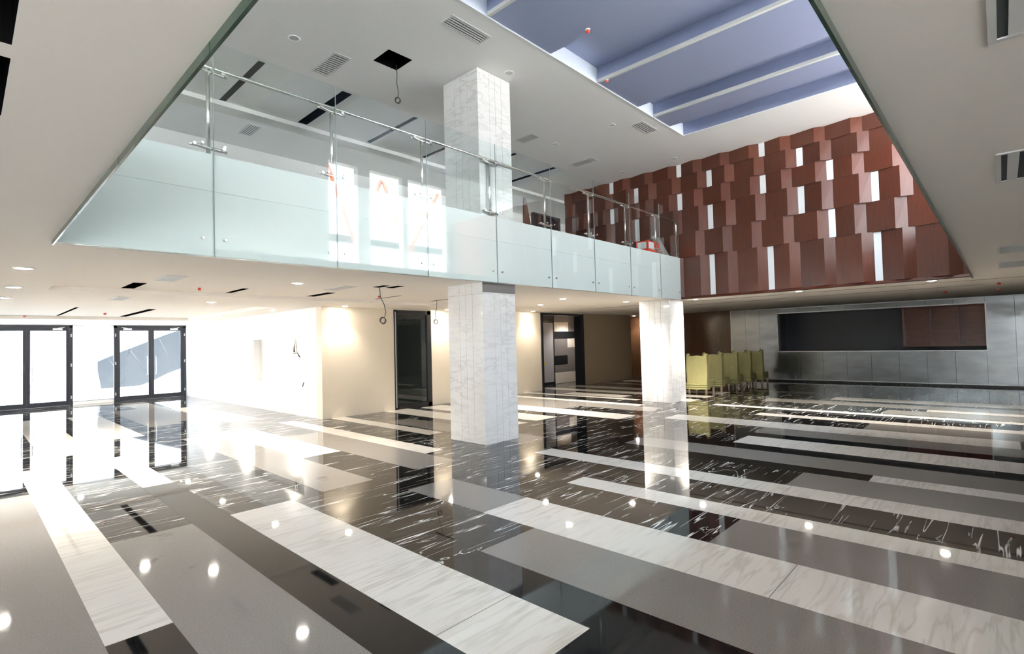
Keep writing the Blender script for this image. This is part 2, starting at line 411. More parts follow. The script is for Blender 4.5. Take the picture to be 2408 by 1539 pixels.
for x0, x1 in panels:
    b = MB(); b.box(x0, x1, SY0+.02, SY1-.012, ZU+.004, rec-.002)
    p = b.build('panel', M['sky_panel'], sky)
    b = MB(); b.box(x0-.012, x0+.05, SY0+.02, SY1-.012, ZU-.006, ZU+.06)
    b.build('edge_trim', M['skytrim'], p)
b = MB(); b.box(SX0, SX1+.03, SY1-.002, SY1+.022, ZU-.014, ZU+.004); b.box(SX1-.002, SX1+.03, SY0, SY1, ZU-.014, ZU+.004)
b.build('edge_trim', M['strip'], sky)

# ------------------------------------------------------------------ upper floor slab
sb = MB()
for x0, x1, y0, y1 in ((-8, VX0-.06, -4, 16), (VX1+.35, 27, -4, 18), (VX0-.06, 7.02, VY1+.08, 16), (7.98, VX1+.35, VY1+.08, 16), (7.02, 7.98, 8.46, 16), (VX0-.06, VX1+.35, -4, VY0-.06)):
    sb.box(x0, x1, y0, y1, 3.7, ZF)
struct(sb.build('floor_upper', M['concrete']), 'upper storey floor slab around the opening', 'floor')

# ------------------------------------------------------------------ walls
def wall(name, mb, mat, label): return struct(mb.build(name, mat), label, 'wall')
def pierced(mb, axis, pos0, pos1, u0, u1, z0, z1, holes, mi=0):
    us = sorted({u0, u1, *[h[i] for h in holes for i in (0, 1)]}); zs = sorted({z0, z1, *[h[i] for h in holes for i in (2, 3)]})
    for a, b in zip(us, us[1:]):
        for c, d in zip(zs, zs[1:]):
            if any(h[0] < (a+b)/2 < h[1] and h[2] < (c+d)/2 < h[3] for h in holes): continue
            if axis == 'y': mb.box(a, b, pos0, pos1, c, d, mi)
            else: mb.box(pos0, pos1, a, b, c, d, mi)
# cream wall with the dark door and the lift lobby opening
b = MB(); pierced(b, 'y', YB, YB+.3, XW, 16.26, 0, ZC, [(9.2, 10.62, 0, 3.09)])
b.box(16.26, 19.16, YB, YB+.3, 3.13, ZC)
wall('wall_back', b, M['cream'], 'glossy cream wall under the balcony')
b = MB(); b.box(19.16, 23.3, YB, YB+.3, 0, ZC)
wall('wall_back_taupe', b, M['taupe'], 'dim taupe wall right of the lift lobby')
# bright wall beside the doors with a shallow niche
b = MB(); pierced(b, 'x', XW, XW+.3, YB+.3, YD+.3, 0, ZL+.15, [(14.9, 18.58, .9, 2.3)])
b.box(XW+.24, XW+.3, 14.9, 18.58, .9, 2.3)
wall('wall_left', b, M['white'], 'sunlit white wall between the doors and the cream wall')
# door wall
b = MB()
pierced(b, 'y', YD-.05, YD+.25, -8, XW, 0, ZL+.15, [(.36, 7.0-.15+.0, 0, 3.1), (-7.2, -3.2, .1, 3.0)])
wall('wall_entrance', b, M['white'], 'white wall strip over and beside the entrance doors')
# left facade and front facade
b = MB(); pierced(b, 'x', -8.3, -8, -4.3, 26.7, 0, 12.2, [(19.2, 20.8, .1, 3.0), (21.1, 22.7, .1, 3.0), (-3.5, 3.0, 4.6, 7.4)])  # the upper opening is unseen, added to light the upper ceiling
wall('wall_window_side', b, M['greywall'], 'window wall at the far left of the hall')
UW = [(9.68, 10.93), (11.47, 13.07), (13.36, 15.45), (18.85, 20.25)]
b = MB(); pierced(b, 'y', -4.3, -4, -8.3, 27.3, 0, 12.2, [(x0, x1, 4.62, 9.2) for x0, x1 in UW] + [(21.0, 23.6, 4.62, 9.2), (-7.4, -1.6, .1, 2.9)])  # the last two openings are unseen, added for extra daylight
wall('wall_front', b, M['greywall'], 'window wall behind the viewer')
b = MB(); b.box(-8, 27, 14.6, 14.8, ZF, ZU)
wall('wall_upper_back', b, M['white'], 'white back wall of the upper floor')
b = MB(); b.box(24, 24.2, -4, 18, ZF, 12.2); b.box(15.95, 24, 11.9, 12.1, ZF, 5.6)
wall('wall_upper_right', b, M['white'], 'white end wall of the upper floor')
# behind the lobby and corridor
b = MB(); b.box(14.9, 27, 17.6, 17.8, 0, ZC); b.box(23.3, 23.6, YB+.3, 17.6, 0, ZC); b.box(15.96, 16.26, YB+.3, 17.6, 0, ZC)
wall('wall_corridor', b, M['taupe'], 'taupe corridor end wall')
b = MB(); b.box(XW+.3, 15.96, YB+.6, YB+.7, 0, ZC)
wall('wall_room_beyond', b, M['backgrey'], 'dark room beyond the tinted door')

# steel wall with serving hatch
HY0, HY1, HZ0, HZ1 = .42, 7.12, 1.30, 2.93
b = MB()
seams = [-4.2, -3.2, -2.1, -1.2, -.33, .42, 1.26, 2.06, 2.9, 3.78, 4.6, 5.45, 6.3, 7.12, 7.9, 8.5, 9.13]
for a, c in zip(seams, seams[1:]):
    g = .004
    if HY0-.01 < (a+c)/2 < HY1+.01:
        b.box(XS, XS+.05, a+g, c-g, .08, HZ0); b.box(XS, XS+.05, a+g, c-g, HZ1, ZC-.04)
    else: b.box(XS, XS+.05, a+g, c-g, .08, ZC-.04)
b.box(XS+.01, XS+.06, -4, HY0, .0, ZC, 1); b.box(XS+.01, XS+.06, HY1, 9.13, 0, ZC, 1)
b.box(XS+.01, XS+.06, HY0, HY1, 0, HZ0, 1); b.box(XS+.01, XS+.06, HY0, HY1, HZ1, ZC, 1)
ws = wall('wall_right', b, [M['steel'], M['joint']], 'brushed steel clad wall with a long serving hatch')
b = MB(); t = .035
b.box(XS-.02, XS+.3, HY0-t, HY0, HZ0-t, HZ1+t); b.box(XS-.02, XS+.3, HY1, HY1+t, HZ0-t, HZ1+t)
b.box(XS-.02, XS+.3, HY0, HY1, HZ0-t, HZ0); b.box(XS-.02, XS+.3, HY0, HY1, HZ1, HZ1+t)
b.build('hatch_frame', M['alum'], ws)
b = MB(); b.box(XS-.03, XS, -4, 9.13, .07, .10); b.box(XS-.012, XS, -4, 9.13, ZC-.06, ZC-.03)
b.build('steel_edge_strip', M['alum'], ws)
b = MB(); b.box(XS-.012, XS, -4, 9.13, 0, .07); struct(b.build('baseboard_right', M['black']), 'black recessed plinth under the steel wall', 'baseboard')
b = MB(); b.box(XS, XS+.1, 9.13, 17.6, 0, ZC)
wall('wall_right_wood', b, M['brown'], 'polished brown wood wall left of the steel cladding')
b = MB(); b.box(XS-.015, XS+.02, 9.12, 9.16, 0, ZC); struct(b.build('trim_1', M['alum']), 'thin metal edge between wood wall and steel wall', 'trim')
# inside the hatch
b = MB(); b.box(26.3, 26.4, -.5, 8, .2, 3.1); b.box(XS+.1, 26.4, HY0-.3, HY0-.25, .2, 3.1); b.box(XS+.1, 26.4, HY1+.2, HY1+.25, .2, 3.1); b.box(XS+.1, 26.4, HY0-.3, HY1+.3, 3.05, 3.1)
wall('wall_bar_back', b, M['backgrey'], 'charcoal wall of the bar behind the serving hatch')
b = MB(); b.box(XS+.32, XS+.9, HY0-.2, HY1+.15, 1.24, 1.30)
tag(b.build('bar_counter', M['counter'], loc=(XS+.6, 3.7, 1.24)), 'black polished counter along the bottom of the serving hatch', 'counter')
t = thing('shelf_unit', 'red brown wooden shelf unit with three bays inside the serving hatch', 'shelf', (XS+1.1, 1.6, 1.45))
def part(name, mb, mat, root, bevel=0.0):
    return mb.build(name, mat, root, loc=None, bevel=bevel)
def lpart(name, fn, mat, root, bevel=0.0):
    """a part whose shape is given in world space under a root Empty that stands at root.location"""
    mb = MB(); fn(mb)
    bmesh.ops.translate(mb.b, verts=mb.b.verts, vec=-root.location)
    return mb.build(name, mat, root, bevel=bevel)
lpart('back_board', lambda m: m.box(XS+1.36, XS+1.4, .35, 2.86, 1.45, 3.0), M['wood_in'], t)
for y in (.35, 1.17, 2.0, 2.84):
    lpart('divider', lambda m: m.box(XS+1.0, XS+1.36, y, y+.03, 1.45, 3.0), M['wood_in'], t)
lpart('shelf', lambda m: m.box(XS+1.0, XS+1.36, .35, 2.86, 1.42, 1.47), M['wood_in'], t)
lpart('top_board', lambda m: m.box(XS+1.0, XS+1.36, .35, 2.86, 2.92, 2.97), M['wood_in'], t)

# ------------------------------------------------------------------ lift lobby
lb = MB()
Y2 = 15.2
lb.box(16.27, 23.3, Y2+.02, Y2+.2, 0, ZC, 0)
for x0, x1, z0, z1, mi in ((16.3, 17.34, 0, 3.2, 1), (17.34, 17.84, 0, 2.75, 2), (17.3, 18.98, 2.82, 3.05, 1), (17.84, 17.95, 0, 2.85, 1),
    (18.84, 18.97, 0, 2.9, 1), (18.97, 21.5, 2.88, 3.2, 3), (18.97, 20.05, 2.44, 2.88, 4), (20.05, 21.5, 2.44, 2.88, 3),
    (18.97, 21.5, 2.10, 2.44, 2), (18.97, 19.96, 1.31, 2.10, 3), (19.96, 21.5, 1.67, 2.10, 4), (19.96, 21.5, 1.31, 1.67, 3), (18.97, 19.95, .87, 1.31, 2),
    (19.95, 21.5, .87, 1.31, 3), (18.97, 21.5, .52, .87, 3), (18.97, 21.5, .01, .52, 4), (16.35, 16.55, 1.9, 2.7, 3), (16.35, 16.55, .3, 1.0, 4)):
    lb.box(x0, x1, Y2-.004*mi, Y2+.02, z0, z1, mi)
wall('wall_lobby', lb, [M['backgrey'], M['black'], M['black'], M['mgrey'], M['cmarb']], 'patchwork wall of grey, black and cream stone in the lift lobby')
d = thing('lift_door', 'light grey lift door panel with a yellow sticker in the lobby', 'door', (18.4, Y2, 0))
lpart('door_panel', lambda m: m.box(17.95, 18.84, Y2-.045, Y2-.018, .12, 2.84), M['lgrey'], d)
lpart('sticker', lambda m: m.prism([(18.06, .93), (18.22, .93), (18.22, 1.0), (18.14, 1.08), (18.06, 1.0)], 'y', Y2-.05, Y2-.045), M['yellow'], d)
b = MB(); b.box(16.24, 16.34, YB-.05, YB+.32, 0, 3.16); b.box(18.96, 19.18, YB-.05, YB+.32, 0, 3.16); b.box(16.24, 19.18, YB-.05, YB+.32, 3.08, 3.16)
struct(b.build('door_4', M['black']), 'black framed opening to the lift lobby', 'doorway')

# dark door in the cream wall
b = MB(); x0, x1, zt = 9.2, 10.62, 3.09
b.box(x0, x0+.10, YB-.03, YB+.1, 0, zt); b.box(x1-.16, x1, YB-.03, YB+.1, 0, zt); b.box(x0, x1, YB-.03, YB+.1, zt-.12, zt); b.box(x0, x1, YB-.03, YB+.1, 0, .12)
d3 = struct(b.build('door_3', M['black']), 'black framed tinted glass door in the cream wall', 'door')
b = MB(); b.box(x0+.09, x1-.15, YB+.02, YB+.04, .1, zt-.1); b.build('pane', M['darkglass'], d3)
b = MB(); b.box(x0+.02, x0+.05, YB-.045, YB-.03, .05, zt-.05); b.build('edge_strip', M['alum'], d3)

# ------------------------------------------------------------------ entrance doors
def double_door(n, x0, x1, label):
    xm = (x0+x1)/2; y = YD-.06; b = MB()
    b.box(x0, x0+.10, y, y+.12, 0, 3.1); b.box(x1-.10, x1, y, y+.12, 0, 3.1); b.box(x0, x1, y, y+.12, 3.0, 3.1)
    root = struct(b.build('door_%d' % n, M['frame']), label, 'door')
    for s, (a, c) in ((-1, (x0+.10, xm-.0004)), (1, (xm+.0004, x1-.10))):
        m = MB(); yy = y+.03
        m.box(a, a+.10, yy, yy+.05, .002, 3.0); m.box(c-.10, c, yy, yy+.05, .002, 3.0)
        m.box(a+.10, c-.10, yy, yy+.05, .002, .18); m.box(a+.10, c-.10, yy, yy+.05, 2.88, 3.0)
        leaf = m.build('door_leaf', M['frame'], root)
        m = MB(); m.box(a+.10, c-.10, yy+.02, yy+.03, .18, 2.88); m.build('glass_pane', M['doorglass'], leaf)
        hx = xm - .15 if s < 0 else xm + .15
        m = MB(); m.tube([(hx, y+.03, 1.78), (hx+.0, y-.05, 1.78), (hx, y-.06, 1.72), (hx, y-.06, 1.1), (hx, y-.05, 1.04), (hx, y+.03, 1.04)], .018, 8)
        m.build('pull_handle', M['strip'], leaf)
        cx = a+.35 if s < 0 else c-.35
        m = MB(); m.box(cx-.14, cx+.14, y-.04, y+.03, 2.91, 2.98); m.tube([(cx, y-.02, 2.98), (cx+.1*s, y-.10, 3.0), (cx+.2*s, y, 3.02)], .012, 6)
        m.build('door_closer', M['strip'], leaf)
        m = MB()
        ex = x0+.05 if s < 0 else x1-.05
        for z in (.3, 1.55, 2.7): m.box(ex-.02, ex+.02, y-.012, y+.002, z-.06, z+.06)
        m.build('hinge', M['alum'], leaf)
    return root
double_door(1, .36, 3.0, 'left pair of dark framed glass entrance doors')
double_door(2, 4.29, 7.0-.15, 'right pair of dark framed glass entrance doors beside the white wall')
b = MB(); b.box(3.0, 4.29, YD-.02, YD+.06, 0, .12); b.box(3.0, 4.29, YD-.02, YD+.06, 3.06, 3.1)
w = struct(b.build('window_1', M['white']), 'fixed glass panel between the two pairs of entrance doors', 'window')
b = MB(); b.box(3.0, 4.29, YD, YD+.012, .13, 3.06); b.build('glass_pane', M['doorglass'], w)
b = MB(); b.box(3.0, 4.29, YD-.03, YD+.06, .12, .135); b.build('sill_bar', M['frame'], w)
# hanging wires in the niche of the bright wall
b = MB(); x = XW-.03
b.tube([(x+.03, 15.36, 2.23), (x-.02, 15.2, 2.0), (x-.03, 15.1, 1.86), (x-.02, 14.95, 1.72)], .02, 6)
b.tube([(x, 15.36, 2.2), (x-.03, 15.32, 1.95), (x-.03, 15.28, 1.88)], .035, 6)
b.tube([(x, 15.55, 1.92), (x-.02, 15.4, 1.84), (x-.02, 15.15, 1.84)], .015, 6)
tag(b.build('wire_bundle', M['cable'], loc=(x, 15.3, 1.8)), 'tangle of loose grey wires hanging on the bright white wall', 'wires')
b = MB(); b.tube([(x+.03, 14.8, 1.0), (x+.01, 14.81, .97), (x-.01, 14.82, .86)], .014, 6)
tag(b.build('wire_end', M['cable'], loc=(x, 14.8, .9)), 'short grey wire end sticking out low on the bright white wall', 'wire')

# ------------------------------------------------------------------ columns
def column(x0, x1, y0, y1, label, z1):
    t = thing('marble_column', label, 'column', ((x0+x1)/2, (y0+y1)/2, 0)); t['kind'] = 'thing'
    lpart('core', lambda m: m.box(x0+.008, x1-.008, y0+.008, y1-.008, .0, z1-.004), M['joint'], t)
    def clad(m):
        zs = [0.004, 2.98, z1-.004] if z1 > 4 else [0.004, z1-.004]
        fr = (0, .34, .52, .71, 1)
        for za, zb in zip(zs, zs[1:]):
            for a, c in zip(fr, fr[1:]):
                ya, yb = y1-(y1-y0)*a-.003, y1-(y1-y0)*c+.003
                m.box(x0, x0+.02, yb, ya, za, zb-.003); m.box(x1-.02, x1, yb, ya, za, zb-.003)
                xa, xb = x0+(x1-x0)*a+.003, x0+(x1-x0)*c-.003
                m.box(xa, xb, y0, y0+.02, za, zb-.003); m.box(xa, xb, y1-.02, y1, za, zb-.003)
    lpart('marble_cladding', clad, M['colmarble'], t)
    return t
tc_ = column(7.03, 7.97, 7.40, 8.45, 'tall white marble column passing through both storeys at the balcony', ZU)
lpart('grey_band', lambda m: m.box(7.032, 7.968, 7.396, 7.40, 3.0, 3.19), M['mgrey'], tc_)  # thin darker grey band across the front face, below the ceiling
column(14.95, 15.9, 7.42, 8.45, 'short white marble column under the right end of the balcony', ZC)

# ------------------------------------------------------------------ balcony glass
joints = [VX0, 2.23, 3.93, 5.65, 7.38, 9.12, 10.83, 12.55, 14.25, VX1-.03]
ordn = ('leftmost glass balcony panel, cut by the sloping ceiling edge', 'glass balcony panel second from the left, below the handrail clamp', 'glass balcony panel third from the left, where windows are mirrored',
        'glass balcony panel just left of the front marble column', 'glass balcony panel in front of the right half of the marble column', 'glass balcony panel next right after the marble column',
        'glass balcony panel third from the right end', 'glass balcony panel second from the right end', 'narrow last glass balcony panel touching the wood wall')
for i, (a, c) in enumerate(zip(joints, joints[1:])):
    t = thing('glass_balustrade_panel', ordn[i], 'glass panel', ((a+c)/2, VY1, ZC), 'glass panels along the balcony front')
    lpart('glass_sheet', lambda m: m.box(a+.004, c-.004, VY1, VY1+.012, ZC-.02, 6.0), M['glass'], t)
    def bd(m):
        m.box(a+.001, c-.001, VY1+.018, VY1+.05, ZC-.005, 4.03); m.box(a+.001, c-.001, VY1+.018, VY1+.05, 4.038, 4.52)
        m.box(a+.01, c-.01, VY1+.025, VY1+.045, 4.0, 4.06)
    lpart('white_back_panel', bd, M['backb'], t)
    lpart('glass_edge', lambda m: m.box(a-.003, a+.004, VY1-.001, VY1+.014, ZC-.02, 6.0), M['paneedge'], t)
    for x in ([] if i == 0 else [a+.13]) + [c-.13]:
        for z in (3.42, 4.64):
            mb = MB(); mb.tube([(x, VY1-.014, z), (x, VY1+.016, z)], .018, 10)
            bmesh.ops.translate(mb.b, verts=mb.b.verts, vec=-t.location)
            mb.build('bolt', M['chrome'], t)
# glass along the other sides of the opening (only its lower edge shows from below)
for nm, x0, x1, y0, y1, lab in (('glass_balustrade_panel', VX0, VX0+.014, VY0+.02, VY1-.004, 'long glass edge along the left side of the opening above the viewer'),):
    pass
sideg = []
for a, c in zip((.45, 2.2, 3.9, 5.6), (2.2, 3.9, 5.6, 7.29)):
    sideg.append((VX0, VX0+.014, a+.004, c-.004))
labs = ['hanging glass edge on the left side of the opening, nearest the viewer', 'hanging glass edge on the left side of the opening, second from the viewer',
        'hanging glass edge on the left side of the opening, third from the viewer', 'hanging glass edge on the left side of the opening, touching the balcony corner']
for a, c in zip((.68, 4.4, 8.1, 11.8), (4.4, 8.1, 11.8, 15.57)):
    sideg.append((a+.004, c-.004, VY0, VY0+.014))
labs += ['hanging glass edge on the right side of the opening, nearest the viewer', 'hanging glass edge on the right side of the opening, second from the viewer',
         'hanging glass edge on the right side of the opening, third from the viewer', 'hanging glass edge on the right side of the opening, touching the wood wall']
for (x0, x1, y0, y1), lab in zip(sideg, labs):
    t = thing('glass_balustrade_panel', lab, 'glass panel', ((x0+x1)/2, (y0+y1)/2, ZC), 'glass edges around the opening')
    lpart('glass_sheet', lambda m: m.box(x0, x1, y0, y1, ZC+.02, 6.0), M['glass'], t)
    lpart('green_edge', lambda m: m.box(x0, x1, y0, y1, ZC-.045, ZC+.02), M['edge'], t)
    if x1-x0 < .1: lpart('white_back_panel', lambda m: m.box(x0-.05, x0-.006, y0, y1, ZC+.004, 4.52), M['backb'], t)
    else: lpart('white_back_panel', lambda m: m.box(x0, x1, y0-.05, y0-.006, ZC+.004, 4.52), M['backb'], t)

# handrail behind the glass
t = thing('balcony_handrail', 'polished steel handrail with posts behind the glass balcony', 'handrail', (8.5, VY1+.05, ZF))
ry, rz = VY1+.048, 5.66
lpart('rail', lambda m: m.tube([(VX0+.2, ry, rz), (5, ry, rz), (10, ry, rz), (15.2, ry, rz), (15.33, ry, rz-.01), (15.4, ry, rz-.06), (15.42, ry, rz-.14), (15.42, ry, ZF+.03)], .026, 12), M['chrome'], t)
posts = [2.18, 3.88, 5.58, 7.24, 8.96, 10.66, 12.38, 14.08]
for x in posts:
    mb = MB()
    mb.tube([(x, ry, ZF+.02), (x, ry, rz-.02)], .024, 10)
    bmesh.ops.translate(mb.b, verts=mb.b.verts, vec=-t.location)
    p = mb.build('post', M['chrome'], t)
    for z in (4.60, 5.60):
        mb = MB()
        mb.tube([(x-.22, ry-.01, z), (x-.16, ry-.012, z+.012), (x, ry, z), (x+.16, ry-.012, z-.008), (x+.22, ry-.01, z-.016)], [.014, .022, .026, .022, .014], 8)
        for dx in (-.17, .17): mb.tube([(x+dx, VY1-.012, z+.01), (x+dx, ry, z+.01)], .022, 8)
        bmesh.ops.translate(mb.b, verts=mb.b.verts, vec=-t.location)
        mb.build('glass_clamp', M['chrome'], p)

# ------------------------------------------------------------------ wood feature wall
t = thing('wood_feature_wall', 'red brown wall of overlapping tilted wooden panels with white strips', 'wood wall', (15.7, 6, ZC)); t['kind'] = 'thing'
lpart('backing', lambda m: m.box(15.68, 15.92, -4, 11.85, ZC+.1, ZU+.06), M['wood'], t)
lpart('bottom_rail', lambda m: m.prism([(15.60, ZC+.014), (15.62, ZC+.08), (15.92, ZC+.08), (15.92, ZC+.014)], 'y', -4, VY1+.05), M['wood'], t)
rows = [3.28, 4.52, 5.28, 6.04, 6.58, 7.10, 7.56]
strips = {0: (0, 2, 5), 1: (4, -2), 2: (0, 3, 5, -3), 3: (-4, -1, 2, 4), 4: (-3, 0, 3), 5: (-4, -1, 2)}
for r in range(6):
    z0, z1 = rows[r], rows[r+1]; ph = 6.65 if r % 2 == 0 else 6.78
    for k in range(-6, 9):
        ys = ph - .832*k
        wl = .16 if (k-1) in strips[r] else 0.0
        yl = ys + .832 - .235 - wl; ye = ys - .235
        if ye > 11.6: continue
        yl = min(yl, 11.85)
        if r == 0 and ye > VY1: continue
        xb = 15.68; db, dt = (.150, .132) if r % 2 == 0 else (.142, .124)
        mb = MB()
        lo = [(yl, xb-.015), (ys, xb-db), (ye, xb-.015), (ye, xb+.004), (yl, xb+.004)]
        hi = [(yl, xb-.008), (ys, xb-dt), (ye, xb-.008), (ye, xb+.004), (yl, xb+.004)]
        vl = [mb.b.verts.new((x, y, z0)) for y, x in lo]; vh = [mb.b.verts.new((x, y, z1)) for y, x in hi]
        mb.b.faces.new(vl); mb.b.faces.new(vh[::-1])
        for i in range(5): mb.b.faces.new((vl[i], vl[(i+1) % 5], vh[(i+1) % 5], vh[i]))
        bmesh.ops.translate(mb.b, verts=mb.b.verts, vec=-t.location)
        mb.build('panel', M['wood'], t)
        if k in strips[r]:
            lpart('white_strip', lambda m: m.box(xb-.012, xb+.004, ye-.158, ye-.002, z0+.01, z1-.01), M['strip'], t)

# ------------------------------------------------------------------ downlights
ring_cache = {}
def make_lamp(on):
    t = bpy.data.objects.new('recessed_downlight', None); C.objects.link(t); t.empty_display_size = .1
    r = .085 if on else .075
    mb = MB(); mb.lathe((0, 0, 0), [(r+.028, .002), (r+.03, -.006), (r+.012, -.012), (r, -.004), (r-.004, .012)], 28); mb.build('trim_ring', M['trimring'], t)
    mb = MB(); mb.lathe((0, 0, 0), [(r-.002, -.002), (r-.002, -.004), (r*.6, -.016 if on else .02), (0.0001, -.02 if on else .022)], 28)
    mb.build('lamp_face', M['lamp' if on else 'lampoff'], t)
    return t
protos = {True: make_lamp(True), False: make_lamp(False)}; used = set()
def downlight(x, y, z, label, on=True, power=30.0, spot=None, warm=(1.0, 0.90, 0.77)):
    o = protos[on] if on not in used else copy_tree(protos[on])
    used.add(on); o.location = (x, y, z); o['label'] = label; o['category'] = 'downlight'; o['group'] = 'recessed downlights'
    if on:
        l = bpy.data.lights.new('downlight_beam', 'SPOT'); l.energy = power; l.color = warm
        l.spot_size = math.radians(spot or 105); l.spot_blend = 0.7; l.shadow_soft_size = .07
        lo = bpy.data.objects.new('downlight_beam', l); C.objects.link(lo); lo.location = (x, y, z-.04)
    return o
lights = [
 (.58, 9.54, ZL+.037, 'big glowing downlight at the far left, nearest the balcony'),
 (.60, 11.9, ZL, 'glowing downlight at the far left, middle one of its row of three'),
 (.58, 14.2, ZL, 'glowing downlight at the far left edge, farthest of its row of three'),
 (4.29, 9.48, ZC, 'glowing downlight under the balcony, left of the silver ceiling vent'),
 (4.05, 13.55, ZL, 'glowing downlight just past the tray edge, above the white wall'),
 (3.1, 15.4, ZT, 'glowing downlight above the thin slot near the right entrance doors'),
 (6.3, 15.6, ZL, 'glowing downlight close to the top of the sunlit white wall'),
 (6.1, 19.4, ZL, 'small glowing downlight along the sunlit white wall, second from its near end'),
 (2.95, 24.1, ZL, 'small glowing downlight over the fixed glass between the entrance doors'),
 (6.1, 23.3, ZL, 'small glowing downlight over the right corner of the entrance doors'),
 (7.36, 13.32, ZL, 'glowing downlight washing the left end of the cream wall'),
 (11.05, 13.32, ZL+.007, 'glowing downlight washing the cream wall right of the tinted door'),
 (15.4, 13.35, ZC-.003, 'glowing downlight washing the cream wall beside the lift lobby'),
 (11.8, 9.09, ZC, 'glowing downlight under the balcony between the two columns'),
 (14.6, 8.72, ZC, 'glowing downlight just left of the short marble column'),
 (13.0, 10.95, ZC, 'glowing downlight deep under the balcony between the columns'),
 (15.78, 6.95, ZC, 'glowing downlight at the right side of the short marble column'),
 (15.78, 4.02, ZC, 'glowing downlight below the middle of the wood wall'),
 (15.78, 1.17, ZC, 'glowing downlight below the right end of the wood wall'),
 (24.0, 13.9, ZC, 'glowing downlight at the end of the taupe corridor'),
]
for x, y, z, lab in lights:
    near = y > 13.2 and x > 6.9
    downlight(x, y, z, lab, True, 46.0 if near else 205.0)
for x, y, lab in ((4.05, 8.95, 'unlit round downlight in the upper ceiling, left of the square opening'), (7.67, 7.13, 'unlit round downlight in the upper ceiling, right of the column top'),
    (11.46, 7.09, 'unlit round downlight in the upper ceiling, left of the small vent by the skylight'), (11.38, 8.88, 'unlit round downlight in the upper ceiling, between two slotted vents'),
    (14.99, 7.12, 'unlit round downlight in the upper ceiling, nearest the wood wall top'), (14.94, 8.88, 'unlit round downlight in the upper ceiling, above the wood wall behind the glass')):
    downlight(x, y, ZU, lab, False)

l = bpy.data.lights.new('lobby_fill', 'SPOT'); l.energy = 50; l.color = (1.0, 0.95, 0.9); l.spot_size = math.radians(140); l.spot_blend = .6; l.shadow_soft_size = .1  # unseen fill light added to brighten the lobby, no fitting behind it
lo = bpy.data.objects.new('lobby_fill', l); C.objects.link(lo); lo.location = (19.6, 14.3, 3.1)
# ------------------------------------------------------------------ vents
def vent(x0, x1, y0, y1, z, n, along, label, mesh_look=False):
    t = thing('ceiling_vent', label, 'vent', ((x0+x1)/2, (y0+y1)/2, z), 'slotted ceiling vents')
    f = .028
    def fr(m):
        m.box(x0-f, x0, y0-f, y1+f, z-.010, z-.001); m.box(x1, x1+f, y0-f, y1+f, z-.010, z-.001)
        m.box(x0, x1, y0-f, y0, z-.010, z-.001); m.box(x0, x1, y1, y1+f, z-.010, z-.001)
    lpart('frame', fr, M['ventw'], t)
    lpart('dark_backing', lambda m: m.box(x0, x1, y0, y1, z-.0035, z-.001), M['slat'], t)
    def sl(m):
        for i in range(n):
            if along == 'x':
                p = (y1-y0)/n; a = y0+p*i; m.box(x0, x1, a+p*.2, a+p*.72, z-.009, z-.004)
            else:
                p = (x1-x0)/n; a = x0+p*i; m.box(a+p*.2, a+p*.72, y0, y1, z-.009, z-.004)
    lpart('slats', sl, M['ventw'], t)
vent(5.64, 6.5, 6.50, 6.78, ZU, 5, 'x', 'large slotted vent in the upper ceiling beside the skylight edge')
vent(4.79, 5.07, 8.88, 9.76, ZU, 12, 'x', 'finely slatted vent in the upper ceiling left of the square opening')
vent(11.83, 12.58, 6.43, 6.74, ZU, 5, 'x', 'slotted vent in the upper ceiling by the skylight far corner')
vent(10.38, 10.64, 8.86, 9.42, ZU, 10, 'x', 'slatted vent in the upper ceiling touching the right side of the column')
vent(13.04, 13.34, 8.8, 9.6, ZU, 12, 'x', 'slatted vent in the upper ceiling above the balcony glass, near the wood wall')
vent(4.75, 5.0, 12.95, 13.65, ZU-.1, 5, 'y', 'vent seen through the glass in the lower strip of upper ceiling')
vent(2.25, 2.49, 9.56, 10.34, ZC, 10, 'x', 'square grey vent under the balcony at left, beside the widest dark slot')
vent(5.21, 5.44, 9.42, 10.26, ZC, 10, 'x', 'silver vent under the balcony left of the hanging cable')
vent(2.18, 2.40, 13.0, 13.9, ZL, 5, 'y', 'pale slotted vent past the tray edge, above the right entrance doors')
vent(2.2, 2.92, -.5, -.03, ZC, 4, 'x', 'vent in the near ceiling at the top right corner')
vent(4.88, 5.75, -.5, -.04, ZC, 4, 'x', 'vent in the near ceiling at right, below the corner vent')
vent(10.38, 11.18, -.5, -.02, ZC, 8, 'y', 'small dark vent at the right edge, upper of two')
vent(12.78, 13.9, -.4, -.02, ZC, 8, 'y', 'small dark vent at the right edge, lower of two')

